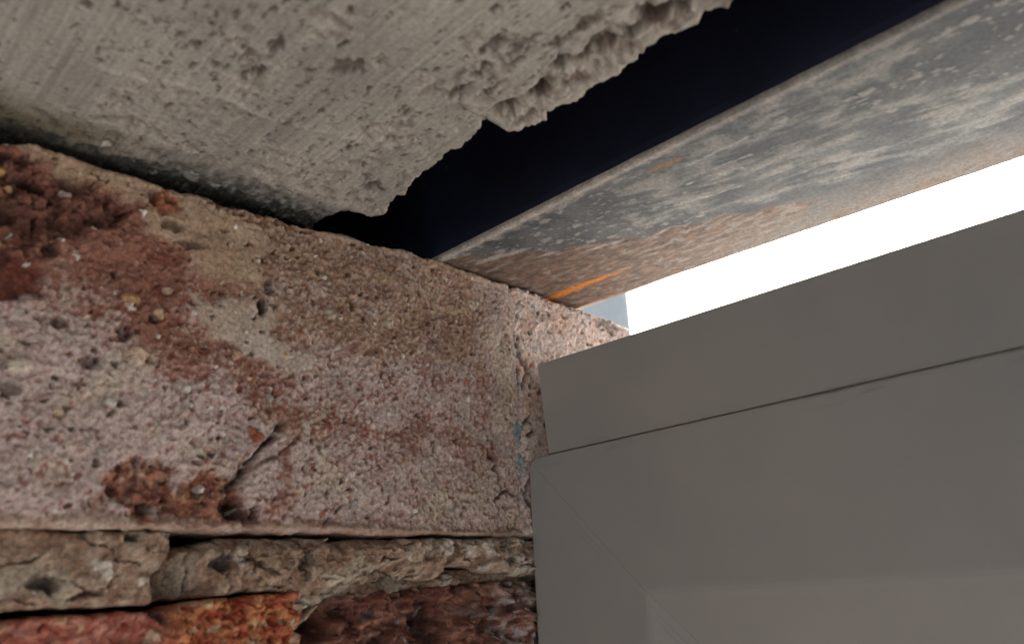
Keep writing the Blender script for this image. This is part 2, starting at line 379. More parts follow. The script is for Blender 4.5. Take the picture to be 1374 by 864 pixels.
def face_upper(a, b):
    h, rid, g1, mid, big = sandy(a, b, 3)
    # how much pale residue covers the red body
    P = .45 + 0*a
    P = np.maximum(P, .95*pmask(a, b, [(10, 55), (40, 54), (58, 47), (84, 38), (80, 14), (10, 14)], 5, 5, 10, 3))
    P = np.maximum(P, .92*pmask(a, b, [(78, 14), (84, 36), (160, 38), (160, 14)], 5, 4, 9, 4))
    P = np.maximum(P, .80*pmask(a, b, [(84, 58), (160, 56), (160, 36), (76, 36)], 5, 4, 9, 5))
    P = np.maximum(P, .95*pmask(a, b, [(134, 90), (160, 90), (160, 10), (140, 10)], 7, 4, 9, 6))
    P = P*(1-.8*pmask(a, b, [(18, 84), (40, 83), (60, 80), (66, 66), (54, 52), (40, 60), (18, 62)], 7, 6, 8, 7))
    P = P*.66 + .10 + .24*fbm(a, b, 9, 4, 33) + .42*g1 + .10*(rid-.5)
    sandycol = mix((.25, .15, .105), (.36, .25, .175), ss(-.3, .6, fbm(a, b, 3.2, 3, 44)))
    upper = ss(48, 62, b)*ss(60, 76, a)
    body = mix(np.broadcast_to(RED, a.shape+(3,)), sandycol, upper)
    body = mix(body, DRED, .5*ss(.1, .5, fbm(a, b, 5, 3, 55))*(1-upper*.8))
    pale = mix(PALE, (.47, .40, .33), ss(0, .5, fbm(a, b, 14, 2, 57)))
    pale = mix(pale, (.38, .34, .33), .4*ss(.1, .5, fbm(a, b, 7, 3, 58)))
    c = mix(body, pale, ss(.25, .85, P))
    # dark red crumbled corner at the near end
    k = pmask(a, b, [(14, 80), (36, 80.5), (46, 76), (40, 68), (30, 64), (14, 61)], 4.0, 3, 9, 8); k = ss(.2, .75, k+.30*g1)
    rough = fbm(a, b, 4.0, 4, 61)
    h = h + k*(-1.8+1.4*rough+1.9*facet(a, b, 4.2, 47, 1.1)[0]+.7*facet(a, b, 1.7, 48, 1.1)[0]); c = mix(c, mix((.095, .044, .035), (.215, .10, .072), ss(-.2, .5, rough)), k*.85)
    k = ss(.25, .75, bl(a, b, 25, 57, 7.5, 5.2, .4, 1.6, 4, 15)+.25*g1); c = mix(c, mix((.17, .062, .046), (.10, .038, .03), ss(0, .4, rough)), k); h = h-k*1.6
    # smooth tan skin along the top arris
    tan = pmask(a, b, [(24, 90), (80, 90), (78, 80.5), (64, 76.5), (56, 70.5), (49, 71.5), (50, 77), (38, 78.5), (24, 81.5)], 1.6, 2.2, 6, 9)
    tan = np.maximum(tan, pmask(a, b, [(56, 79), (75, 79), (73, 66), (58, 65)], 1.5, 2.2, 5, 10)*.9)
    tan = np.maximum(tan, .6*ss(82.2, 83.2, b + .6*fbm(a, b, 4, 2, 12))*ss(70, 85, a))
    h = h*(1-.62*tan)+tan*.5; c = mix(c, mix(TAN, (.42, .32, .235), ss(-.3, .5, fbm(a, b, 5, 3, 62))), tan*.88)
    k = bl(a, b, 52.2, 79.0, 2.6, 2.7, .3, 1.6, 3); h = h+k*(-.6+1.6*fbm(a, b, 2, 4, 84)); c = mix(c, mix((.34, .13, .065), (.16, .06, .04), ss(-.1, .4, fbm(a, b, 2, 4, 85))), k*.9)
    k = bl(a, b, 49.9, 79.4, .9, 1.7, .4, .8, 2); h = h-1.4*k; c = mix(c, (.07, .04, .03), k*.6)
    k = pmask(a, b, [(56, 84), (84, 85.5), (84, 82), (76, 80.4), (68, 80), (60, 81.4)], .9, 1.6, 3, 15)*ss(-.25, .2, fbm(a, b, 2.2, 3, 86)); h = h-k*(.7+.8*fbm(a, b, 1.8, 3, 87)); c = mix(c, mix((.25, .12, .075), (.13, .06, .045), ss(-.1, .4, fbm(a, b, 1.8, 3, 88))), k*.85)
    # smooth mortar smear
    sm = pmask(a, b, [(59, 61), (68, 60.5), (77, 62), (77, 55), (88, 52), (84, 47), (70, 51), (63, 54)], 1.2, 2.0, 5, 13)
    h = h*(1-.75*sm)+sm*.45; c = mix(c, mix(SME, (.46, .41, .36), ss(-.2, .5, fbm(a, b, 6, 3, 63))), sm*.9)
    # orange broken patch at the bottom
    og = pmask(a, b, [(47, 22), (52, 26), (61, 24), (68, 25), (73.5, 27), (74, 16.2), (54, 15.5), (49, 18)], 4.5, 5.5, 7, 14)
    og = ss(.25, .75, og+.30*g1+.25*fbm(a, b, 3, 2, 69)*4*og*(1-og)); h = h + og*(-1.4+1.3*fbm(a, b, 3.6, 4, 64)+1.6*facet(a, b, 4., 49, 1.1)[0]+.8*facet(a, b, 1.6, 50, 1.1)[0]); oc = mix(ORA, (.22, .075, .055), ss(-.15, .35, fbm(a, b, 3.2, 3, 65)))
    oc = mix(oc, (.12, .05, .035), ss(.15, .5, fbm(a, b, 4.5, 3, 66))); oc = mix(oc, (.40, .25, .15), ss(.25, .6, fbm(a, b, 2.4, 3, 67))); c = mix(c, oc, np.clip(og*1.1+.8*og*fbm(a, b, 2, 3, 68), 0, .92))
    for (cy, cz, ry, rz, d) in [(70.8, 18.3, 2.2, 1.7, 3.4), (54.5, 18, 1.3, 1.2, 2), (48.6, 21, 1., 1.2, 1.4), (75.6, 17.5, .8, 1.8, 2.2)]:
        k = bl(a, b, cy, cz, ry, rz, .35, .8, 2); h = h-d*k; c = mix(c, (.05, .025, .02), k*.7)
    # crevice running from the caption height down to the lip, ground left of it broken away
    wv = 1.3*fbm(a, b, 3.4, 4, 70)
    d = seg_d(a+wv, b+.5*wv, [(80.5, 36), (79, 33.7), (75.8, 30.3), (72.4, 26.2), (70.6, 22.4), (71.6, 18.8), (75.2, 15.3)])
    wdc = .62+.5*fbm(a, b, 4, 2, 73)+.35*ss(30, 20, b); k = np.exp(-(d/np.maximum(wdc, .2))**2); h = h-2.8*k-1.0*ss(1.5, 0, d)*ss(0, .5, fbm(a, b, 2, 3, 74)); c = mix(c, (.06, .03, .025), k*.8)
    d = seg_d(a+wv*1.3, b, [(84.5, 34), (81, 30.5), (77.5, 28.6), (74.5, 27)]); k = np.exp(-(d/.5)**2)*.7; h = h-1.4*k; c = mix(c, (.10, .05, .04), k*.6)
    wv2 = .35*fbm(a, b, 1.5, 3, 71)
    for pts, wd, dp in [([(138.6, 36), (139.7, 34.2), (141.2, 32), (140.6, 31), (142.1, 29.9), (142.6, 24.8), (145, 25.6), (147.4, 24.6)], .42, 2.),
                        ([(142.6, 24.8), (140, 22.6)], .35, 1.3), ([(96, 20), (93.5, 17.5), (91, 15.4)], .35, 1.0)]:
        d = seg_d(a+wv2, b+wv2, pts); k = np.exp(-(d/wd)**2); h = h-dp*k; c = mix(c, (.07, .04, .035), k*.8)
    # named pits
    for (cy, cz, ry, rz, dp, dk) in [(74.6, 61.2, .95, 1.8, 3.2, .9), (75.8, 66.2, .9, 1.9, 1.4, .5), (148.6, 74.6, .8, .9, 1.8, .8), (146.9, 68.1, .6, .7, 1.5, .8),
                                     (28.2, 75.6, 2.2, 1.2, 4., .9), (23.5, 79.2, 3.2, 1.0, 2.6, .8), (21, 73, 1.6, 2.4, 3., .85), (25, 68.5, 2.2, 1.5, 2.4, .7), (33, 63.5, 1.4, 1.2, 1.6, .6),
                                     (40, 71, 1.6, 1.2, 1.5, .5), (65, 76.5, .8, .5, 1.2, .6), (66, 62.5, .9, .5, 1., .5), (54, 74.5, 2.2, 1.2, 1.6, .55), (58, 71.5, 2.8, .8, 1.2, .5),
                                     (88, 73, .6, .8, 1., .5), (104, 70, .5, .5, 1., .6), (117, 74, .5, .6, 1., .6), (97, 66, .6, 1.2, 1.4, .6), (52.5, 54, .9, 1.1, 1.8, .7),
                                     (47, 50, 1.2, 1.6, 1.8, .6), (42, 44, 1.6, 1.2, 1.6, .5), (36, 50, 1.5, 1.0, 1.4, .45), (30, 37, 1.6, 1.3, 1.5, .4), (122, 66, .5, .6, 1., .6)]:
        k = bl(a, b, cy, cz, ry, rz, .3, .5, 1.6); h = h-dp*k; c = mix(c, (.045, .028, .024), k*dk)
    # named stones
    for (cy, cz, ry, rz, hh, cc) in [(47.6, 56.9, 1.9, 1.3, 1.3, (.42, .25, .14)), (48.1, 55.1, .8, .7, .9, (.62, .62, .58)), (49.9, 46.2, 1.9, 1.6, 1.4, (.52, .38, .29)), 
                                     (22.6, 76.2, 1.5, 1.0, 1.2, (.55, .36, .13)), (25, 73.2, .8, .6, .8, (.5, .34, .16)), (64.5, 21.9, .9, .8, .8, (.70, .69, .66)), (97.6, 68.6, .8, 1.1, .7, (.50, .40, .32)),
                                     (46.4, 36.7, 1.1, .8, .8, (.62, .60, .55)), (31, 41, 2.2, 1.5, 1.0, (.50, .44, .36)), (38, 34, 1.1, .8, .7, (.55, .46, .3)), (34.5, 76, 1.2, .9, .8, (.50, .42, .36)),
                                     (54.5, 60.5, 1.1, .8, .8, (.5, .4, .3)), (103, 38, .9, .8, .7, (.58, .45, .32)), (60, 41, .9, .7, .7, (.6, .57, .5)), (68, 33, .7, .6, .6, (.62, .58, .52))]:
        q = np.clip(1-((a-cy+.25*mid)/ry)**2-((b-cz+.2*g1)/rz)**2, 0, 1); h = h+hh*np.sqrt(q); c = mix(c, cc, ss(0, .3, q)*.9)
        k = bl(a, b, cy, cz-rz*.35, ry*1.25, rz*1.2, .15)*(q <= 0); h = h-.5*k
    h, c = grains(a, b, 1.5, 5, .07, .3, [(.55, .50, .45), (.30, .13, .08), (.48, .35, .22), (.62, .60, .55), (.22, .08, .055)], c, h)
    h, c = grains(a, b, 5.5, 6, .03, .6, [(.46, .38, .32), (.28, .10, .06), (.40, .28, .2), (.34, .3, .3)], c, h, .34)
    h, c = holes(a, b, 1.9, 7, .13, .8, c, h, .28)
    # smooth lip pressed out along the bottom arris
    lw = 2.0 + .6*fbm(a, b*0, 14, 2, 80) - .8*ss(95, 140, a)
    lip = 1-ss(lw*.45, lw*1.4, b-14+.6*mid)
    h = h*(1-.6*lip)+lip*(.9+.5*fbm(a, b, 5, 3, 82)); c = mix(c, mix((.33, .225, .17), (.42, .33, .27), ss(-.2, .4, fbm(a, b, 8, 3, 81))), lip*.85)
    # general bulge and the worn far arris
    h = h - .2*ss(147, 150.5, a)*(1-lip) + .8
    return h, c

topA = interp([(-8, 80), (14, 80.5), (20, 79.5), (23, 81.2), (28, 83.6), (34, 83.2), (40, 82.9), (49, 83.3), (55, 82.6), (62, 83.5), (66, 82.4), (74, 83.3), (80, 83.6),
               (88, 83.6), (95, 84.4), (103, 84.0), (112, 84.9), (118, 84.3), (124, 85.3), (130, 84.6), (138, 84.4), (143, 83.8), (147, 84.5), (151, 84.2)])
brickA = piece('brick', 8, 149.75, 14.1, 84, face_upper, JAMB, M_brick, pier, res=.26, depth=98, rnd=1.3, hi=topA, edge_noise=.30, seed=1.)
brickA['label'] = 'upper brick with pale crumbly face and an orange broken patch at its bottom'

def face_right(a, b):
    h, rid, g1, mid, big = sandy(a, b, 9, .95)
    P = .78+.3*fbm(a, b, 6, 3, 91)+.25*g1+.12*(rid-.5)
    c = mix((.36, .20, .16), (.55, .47, .43), ss(.35, .75, P))
    c = mix(c, (.52, .36, .28), .6*ss(.1, .5, fbm(a, b, 8, 2, 92)))
    for (cy, cz, ry, rz, dp) in [(152.6, 75.4, .7, .7, 1.5), (161.6, 78.2, .6, .6, 1.2), (151.6, 68, .5, .5, 1.2), (157, 71, .45, .5, 1.), (170, 74, .6, .5, 1.), (182, 72, .6, .6, 1.2), (153, 62, .5, .5, 1.), (150.8, 66, .5, .6, 1.)]:
        k = bl(a, b, cy, cz, ry, rz, .3, .3, 1.2); h = h-dp*k; c = mix(c, (.06, .03, .03), k*.85)
    k = bl(a, b, 159.7, 79.6, 1.0, .9, .4, .8, 1.5); c = mix(c, (.20, .27, .32), k*.7)
    q = np.clip(1-((a-155.7)/1.3)**2-((b-78.2)/1.1)**2, 0, 1); h = h+1.*np.sqrt(q); c = mix(c, (.50, .38, .28), ss(0, .3, q)*.8)
    wv = .4*fbm(a, b, 1.5, 3, 94)
    for pts, wd, dp in [([(151.6, 66.5), (152.9, 63.0), (155.3, 59.0), (153.8, 54.5)], .5, 2.2), ([(155.2, 62.3), (158.1, 56.8)], .4, 1.6), ([(151.2, 60), (151.8, 52), (150.5, 47)], .35, 1.4),
                        ([(152.5, 44), (155.5, 46), (156.5, 42.5), (154, 41)], .4, 1.6), ([(153.5, 28), (152.5, 24), (155, 20), (154.4, 16)], .5, 1.8)]:
        d = seg_d(a+wv, b+wv, pts); k = np.exp(-(d/wd/1.15)**2); h = h-1.3*dp*k; c = mix(c, (.06, .035, .03), k*.9)
    # dark mineral streak on the far shoulder
    k = bl(a, b, 193, 80.4, 7, 1.1, .5, 1.4, 2.5, -8); c = mix(c, (.17, .16, .16), k*.8); h = h-.7*k
    h, c = grains(a, b, 1.7, 5, .08, .35, [(.6, .56, .52), (.40, .2, .14), (.55, .42, .32), (.3, .33, .36)], c, h)
    h, c = holes(a, b, 2.6, 8, .3, .8, c, h, .32)
    return h + .4, c
topB = interp([(150, 83.2), (153, 84.4), (158, 84.9), (164, 84.2), (170, 83.7), (176, 83.8), (181, 83.6), (186, 83.2), (192, 82.8), (197, 82.4), (202, 81.2), (205, 79.2), (207, 76)])
piece('brick', 149.9, 207, 14.3, 84, face_right, JAMB, M_brick, pier, res=.3, depth=98, rnd=1.6, hi=topB, edge_noise=.35, seed=2.)['label'] = 'far brick of the upper course, pinkish white and pitted'

def face_perp(a, b):
    h, rid, g1, mid, big = sandy(a, b, 15, .7)
    c = mix((.40, .335, .305), (.20, .27, .32), ss(.0, .3, fbm(a, b, 5, 2, 101)+.45*bl(a, b, 150.5, 34, 4, 8, .5)+.3*bl(a, b, 152, 44, 3, 3, .5)-.1-.5*ss(46, 50, b)))
    h, c = grains(a, b, 1.8, 9, .2, .35, [(.5, .48, .45), (.25, .3, .33)], c, h)
    return h*.6-.1, c
# joint filler seen as blue-grey flakes between the two upper bricks
for (z0, z1, y0, y1, dx) in [(36.9, 45.6, 147.4, 152.3, .9), (29.0, 36.0, 147.0, 152.6, 1.0), (15, 28, 147.9, 151.3, -.8), (46.5, 82.8, 148.2, 151.4, .35)]:
    piece('mortar', y0, y1, z0, z1, lambda a, b, k=dx: (lambda hc: (hc[0]+k, hc[1]))(face_perp(a, b)), JAMB, M_mortar, pier, res=.25, depth=40, rnd=.9, edge_noise=.5, seed=z0)['label'] = 'blue-grey mortar flake in the upright joint'

# ---- the mortar bed, broken into lumps
MC = (.36, .28, .215)
def face_mort(seed, hb=0., rg_=1., tilt=0., shade=1., pale=0., y0=0., y1=1., zc=8., cup=0.):
    def f(a, b):
        fc, _i = facet(a, b, 5.5, int(seed) % 90, 1.0, .5); fc2, _i = facet(a, b, 1.8, int(seed) % 90+3, 1.0); h = 2.2*fbm(a, b, 9, 3, seed) + .8*fbm(a, b, 3.4, 4, seed+1)+1.7*fc*rg_+.6*fc2+.28*(1-2*np.abs(fbm(a, b, 1.2, 3, seed+2)))
        cf1, cf2, _k = worley(a+2.4*fbm(a, b, 5, 4, seed+11), b*1.4+2.4*fbm(a, b, 5, 4, seed+12), 10.5, int(seed) % 50)
        ck = np.exp(-((cf2-cf1)/.045)**2)*ss(-.15, .15, fbm(a, b, 7, 2, seed+13)); h = h-1.8*ck
        c = mix((.235, .15, .105), (.385, .285, .215), ss(-.35, .45, fbm(a, b, 3.5, 4, seed+3)))
        c = mix(c, (.33, .30, .24), .6*ss(0, .5, fbm(a, b, 10, 2, seed+6)))
        c = mix(c, (.05, .035, .028), ck*.8); c = mix(c, (.56, .50, .45), (1-ck)*pale*ss(-.2, .5, fbm(a, b, 3, 3, seed+4)))
        h, c = grains(a, b, 2.0, 11, .12, .35, [(.5, .44, .36), (.55, .52, .46), (.26, .18, .13), (.42, .30, .18)], c, h)
        h, c = grains(a, b, 4.6, 12, .20, .8, [(.44, .37, .29), (.35, .24, .17), (.52, .47, .4)], c, h, .36)
        h, c = holes(a, b, 4.0, 13, .16, 1.0, c, h, .22, (.04, .03, .025), .6)
        h = h*1.0 + hb + tilt*(a-y0)/(y1-y0) + cup*((b-zc)/6)
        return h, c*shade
    return f
def mortpiece(*args, label=None, **kw):
    o = piece('mortar', *args, JAMB, M_mortar, pier, **kw)
    if label: o['label'] = label
def m1(a, b):
    h, c = face_mort(120, .5, .4)(a, b)
    h = h*.55
    for (cy, cz, ry, rz, dp) in [(39.5, 5.2, 2.0, 1.3, 1.6), (52.5, 12.8, 1.1, .8, 1.6), (31, 10.4, 1.2, .9, .8), (47, 3.2, 1.5, .6, .8)]:
        k = bl(a, b, cy, cz, ry, rz, .35, .9, 2); h = h-dp*k; c = mix(c, (.045, .035, .03), k*.85)
    return h, c
mortpiece(4, 60, .8, 14.0, m1, res=.28, depth=90, rnd=1.4, right=interp([(0, 57.5), (2, 57.6), (5, 57.4), (9, 59.5), (11, 60), (14, 60.6)]), lo=interp([(4, 1.2), (34, .9), (50, 1.4), (60, 1.8)]),
          seed=3., label='flat tan mortar lump with a dark pit')
def m2(a, b):
    h, c = face_mort(130, 0)(a, b)
    h = h*.8 - 8.5*(1-ss(58, 73, a+.45*(b-7))) - 1.2 - 2.*ss(10.5, 13, b)
    k = bl(a, b, 70.5, 8.4, 2.2, 1.4, .3, 1.4, 2.2, 20); h = h-2.*k; c = mix(c, (.03, .028, .028), k*.9)
    k = bl(a, b, 74.3, 8.3, 1.0, .9, .3, .4, 2); h = h+.7*k; c = mix(c, (.6, .55, .5), k*.8)
    return h, c
mortpiece(57.5, 94, 1.3, 13.2, m2, res=.28, depth=85, rnd=1.2, lo=interp([(57, 1.4), (61, 1.7), (72, 2.6), (80, 3.0), (86, 2.6), (95, 3.4)]), seed=4., hi=interp([(57, 11.6), (66, 12.0), (72, 13.2), (95, 13.4)]),
          label='recessed mortar lump with a black inclusion')
def m3(a, b):
    h, c = face_mort(140, 1.2)(a, b)
    d = seg_d(a+.8*fbm(a, b, 2, 3, 145), b, [(96, 14), (92, 12.4), (88.5, 10.5), (87.5, 7), (89, 4)]); k = np.exp(-(d/.7)**2); h = h-2.4*k; c = mix(c, (.05, .035, .03), k*.8)
    d = seg_d(a+.8*fbm(a, b, 2, 3, 146), b+.5*fbm(a, b, 2, 3, 147), [(92, 5.6), (98, 5.2), (104, 7.2), (110, 8.2), (115, 10.5)]); k = ss(0, .6, d-.2)*0+np.exp(-(d/.45)**2); h = h+.5*k; c = mix(c, (.44, .36, .30), k*.6)  # second line: lit lower edge, its brightness painted paler into the colour
    h = h*.9-1.2 - 4.5*ss(6.8, 1.5, b-.12*(a-90)) - 2.*ss(10.5, 13, b)
    return h, c
mortpiece(84, 116.5, -4.6, 13.4, m3, res=.28, depth=80, rnd=1.5, lo=interp([(84, -.4), (86, -4.4), (88.5, -4.9), (91, -3.2), (95, .6), (101, 2.2), (108, 3.6), (117, 4.8)]), hi=interp([(84, 11.2), (90, 11.8), (97, 12.9), (117, 13.2)]), seed=5.,
          label='long mortar lump with its lit lower lip painted paler')
mortpiece(111.5, 130.2, 4.0, 13.4, face_mort(150, .3, pale=.35), res=.26, depth=70, rnd=2.6, lo=interp([(112, 6.5), (117, 4.4), (121, 3.8), (126, 6.2), (130, 7.2)]), seed=6., edge_noise=.5)
mortpiece(126.4, 146.8, 5.2, 13.5, face_mort(160, .9, pale=.8), res=.26, depth=70, rnd=2.6, lo=interp([(126, 8.2), (132, 7.0), (140, 5.4), (147, 5.4)]), seed=7., edge_noise=.6)
mortpiece(146.4, 166, 4.6, 13.8, face_mort(170, 1.2, pale=1.), res=.3, depth=70, rnd=2.6, seed=8., edge_noise=.5)
# thin crust between the lumps and the lower course
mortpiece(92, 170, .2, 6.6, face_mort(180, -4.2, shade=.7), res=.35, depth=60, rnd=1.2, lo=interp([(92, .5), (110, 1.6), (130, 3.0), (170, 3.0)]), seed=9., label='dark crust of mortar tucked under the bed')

# ---- lower course
def face_orange(a, b):
    fc, _i = facet(a, b, 5., 43, 1.1); fc2, _i = facet(a, b, 2., 44, 1.1); h = 1.8*fbm(a, b, 10, 3, 200)+1.0*fbm(a, b, 4, 4, 201)+2.2*fc+1.0*fc2
    vez = 1-2.4*np.abs(fbm(a, b, 3.4, 3, 202)); h = h-1.5*ss(.55, 1., vez)
    f1, f2, i = worley(a+1.4*fbm(a, b, 3, 2, 203), b+1.4*fbm(a, b, 3, 2, 204), 4.2, 14)
    cup = RND[i, 2] < .5; h = h-cup*1.5*np.clip(1-(f1/.5)**2, 0, 1)+1.2*fbm(a, b, 1.8, 4, 210)
    c = mix((.40, .125, .065), (.50, .235, .11), ss(-.25, .35, fbm(a, b, 4, 3, 205)))
    c = mix(c, (.28, .055, .03), ss(.05, .45, fbm(a, b, 2.6, 3, 206))); c = mix(c, (.50, .34, .21), ss(.25, .55, fbm(a, b, 2.2, 3, 207)))
    pink = 1-ss(58, 64, a+1.5*fbm(a, b, 4, 2, 208)); h = h*(1-.45*pink)
    c = mix(c, mix((.34, .11, .085), (.42, .20, .155), ss(-.2, .4, fbm(a, b, 3, 3, 209))), pink*.9)
    k = bl(a, b, 59.6, -.9, 1.8, .7, .3, .5, 2, -25); h = h-2.*k; c = mix(c, (.03, .03, .03), k*.9)
    h, c = grains(a, b, 2.6, 15, .2, .5, [(.55, .33, .2), (.34, .08, .05), (.6, .45, .33)], c, h)
    return h*.8-.2, c
piece('brick', 4, 88.4, -73, 2.4, face_orange, JAMB, M_brick, pier, res=.32, depth=98, rnd=1.2, hi=interp([(4, -.2), (34, -.1), (56, .3), (60, .2), (62, .9), (72, 1.9), (80, 2.3), (86, 2.6)]),
      right=interp([(-73, 88), (-12, 87.4), (-6, 87.2), (0, 86.4), (3, 86)]), seed=10.)['label'] = 'lower near brick, bright orange red and broken'
def face_maroon(a, b):
    fc, _i = facet(a, b, 6.5, 45, 1.3); fc2, _i = facet(a, b, 2.4, 46, 1.2); h = 3.2*fbm(a, b, 10, 4, 220)+4.2*fc+1.9*fc2+1.6*(1-2*np.abs(fbm(a+2*fbm(a, b, 6, 2, 1), b, 6, 4, 227)))
    f1, f2, i = worley(a+2.2*fbm(a, b, 5, 3, 221), b*1.25+2.2*fbm(a, b, 5, 3, 222), 5.6, 17)
    on = (RND[i, 3] > .55)*1.; h = h+2.4*on*(np.sqrt(np.clip(1-(f1/.8)**2, 0, 1))-.3)
    h = h+1.3*fbm(a, b, 2.6, 5, 223)
    pal = np.array([(.20, .085, .06), (.26, .13, .095), (.15, .06, .048), (.13, .09, .085), (.23, .10, .065), (.10, .06, .055)])
    c = mix((.14, .055, .042), (.33, .165, .12), ss(-.35, .4, fbm(a, b, 5, 4, 228))); c = mix(c, pal[(RND[i, 4]*6).astype(int) % 6], on*.6*ss(.8, .6, f1)); c = c*(1+.5*fbm(a, b, 1.8, 4, 224)[..., None])
    c = mix(c, (.045, .03, .03), .7*on*np.exp(-((f1-.8)/.07)**2)); c = mix(c, (.05, .03, .028), .7*ss(.15, .5, fbm(a, b, 7, 3, 229)))
    c = mix(c, (.48, .42, .40), ss(136, 150, a)*ss(-.2, .3, fbm(a, b, 2.4, 4, 225)))
    k = bl(a, b, 121, -5.5, 4, 6, .3, 1.5, 3); h = h-3.*k; c = mix(c, (.04, .03, .03), k*.75)
    h, c = grains(a, b, 2.2, 18, .14, .5, [(.3, .18, .12), (.4, .35, .3), (.12, .12, .12)], c, h)
    c = mix(c, (.02, .015, .013), .8*ss(98, 93.5, a)); return h-6.4+3.*ss(126, 154, a)-8*ss(98, 92, a), c  # shade of the open hollow painted black onto the brick's left end
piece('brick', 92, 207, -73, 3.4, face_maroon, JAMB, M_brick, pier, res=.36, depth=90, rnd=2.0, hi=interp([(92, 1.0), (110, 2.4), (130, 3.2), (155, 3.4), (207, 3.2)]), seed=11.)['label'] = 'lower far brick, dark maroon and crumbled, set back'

# ---- plain core and lower courses of the pier, outside the picture
v, f = boxm(-215, -97, -6, 205, -1250, 83); mesh_obj('mortar_core', v, f, M_plainmortar, pier, smooth=False)
v, f = boxm(-97.2, -22, -5, 204, -1250, -88); mesh_obj('mortar_core', v, f, M_plainmortar, pier, smooth=False)
v, f = boxm(-97.2, -46, 2, 204, -88.5, 76); mesh_obj('mortar_core', v, f, M_plainmortar, pier, smooth=False)
def brick_mesh(lx, ly, lz, seed):
    bm_n = 5; r_ = np.random.default_rng(seed)
    V, F = boxm(0, lx, 0, ly, 0, lz); V = np.array(V) + r_.normal(0, 1.1, (8, 3))
    o = mesh_obj('brick', V, F, M_plainbrick, None, smooth=False); me = o.data; bpy.data.objects.remove(o); return me
bmesh_h = [brick_mesh(102, 101, 65, s) for s in (1, 2, 3)]
for cidx in range(14):
    zz = -73-12-65-cidx*78
    for j, yy in enumerate((-6, 104) if cidx % 2 else (-6, 50, 154)):
        ly = {0: (101, 101), 1: (101, 101)}[cidx % 2]
        me = bmesh_h[(cidx+j) % 3]
        o = bpy.data.objects.new('brick', me); COL.objects.link(o); o.parent = pier
        o.location = (-101.5*S, yy*S, zz*S)
        if not cidx % 2: o.scale = (1, (.53, 1.0, .5)[j], 1)

# ================================================================== CONCRETE LINTEL
conc = thing('concrete_lintel', 'pale grey concrete lintel over the opening, its long edge broken and ragged', 'concrete lintel')
ZC = 85.6
UNDER = lambda a, b, h: np.stack([b, a, ZC-h], 1)        # a = y, b = x, relief downwards
broke = interp([(-30, 88), (-1.3, 88.4), (4.7, 87.8), (8.6, 91.4), (11.5, 96.4), (14.8, 97.5), (18, 96.4), (21, 95.2), (25.4, 95.1), (31.8, 93.4), (39.3, 92.6), (43.7, 92), (46.7, 92.5), (51.3, 91.5), (53.7, 91.2), (56.6, 89.6), (57.9, 90.2),
                (58.5, 96.6), (60, 97.7), (65, 98.6), (68.4, 98.1), (73, 99.2), (78.8, 97.9), (83.5, 98.4), (90.7, 97.5), (96, 96.5), (100, 98.3), (105, 98.6), (112, 99.4), (120, 97.5), (150, 98)])
broke_s = interp([(-30, 88), (5, 90), (15, 94), (40, 93), (56, 92.5), (70, 96), (90, 97.5), (150, 98)])
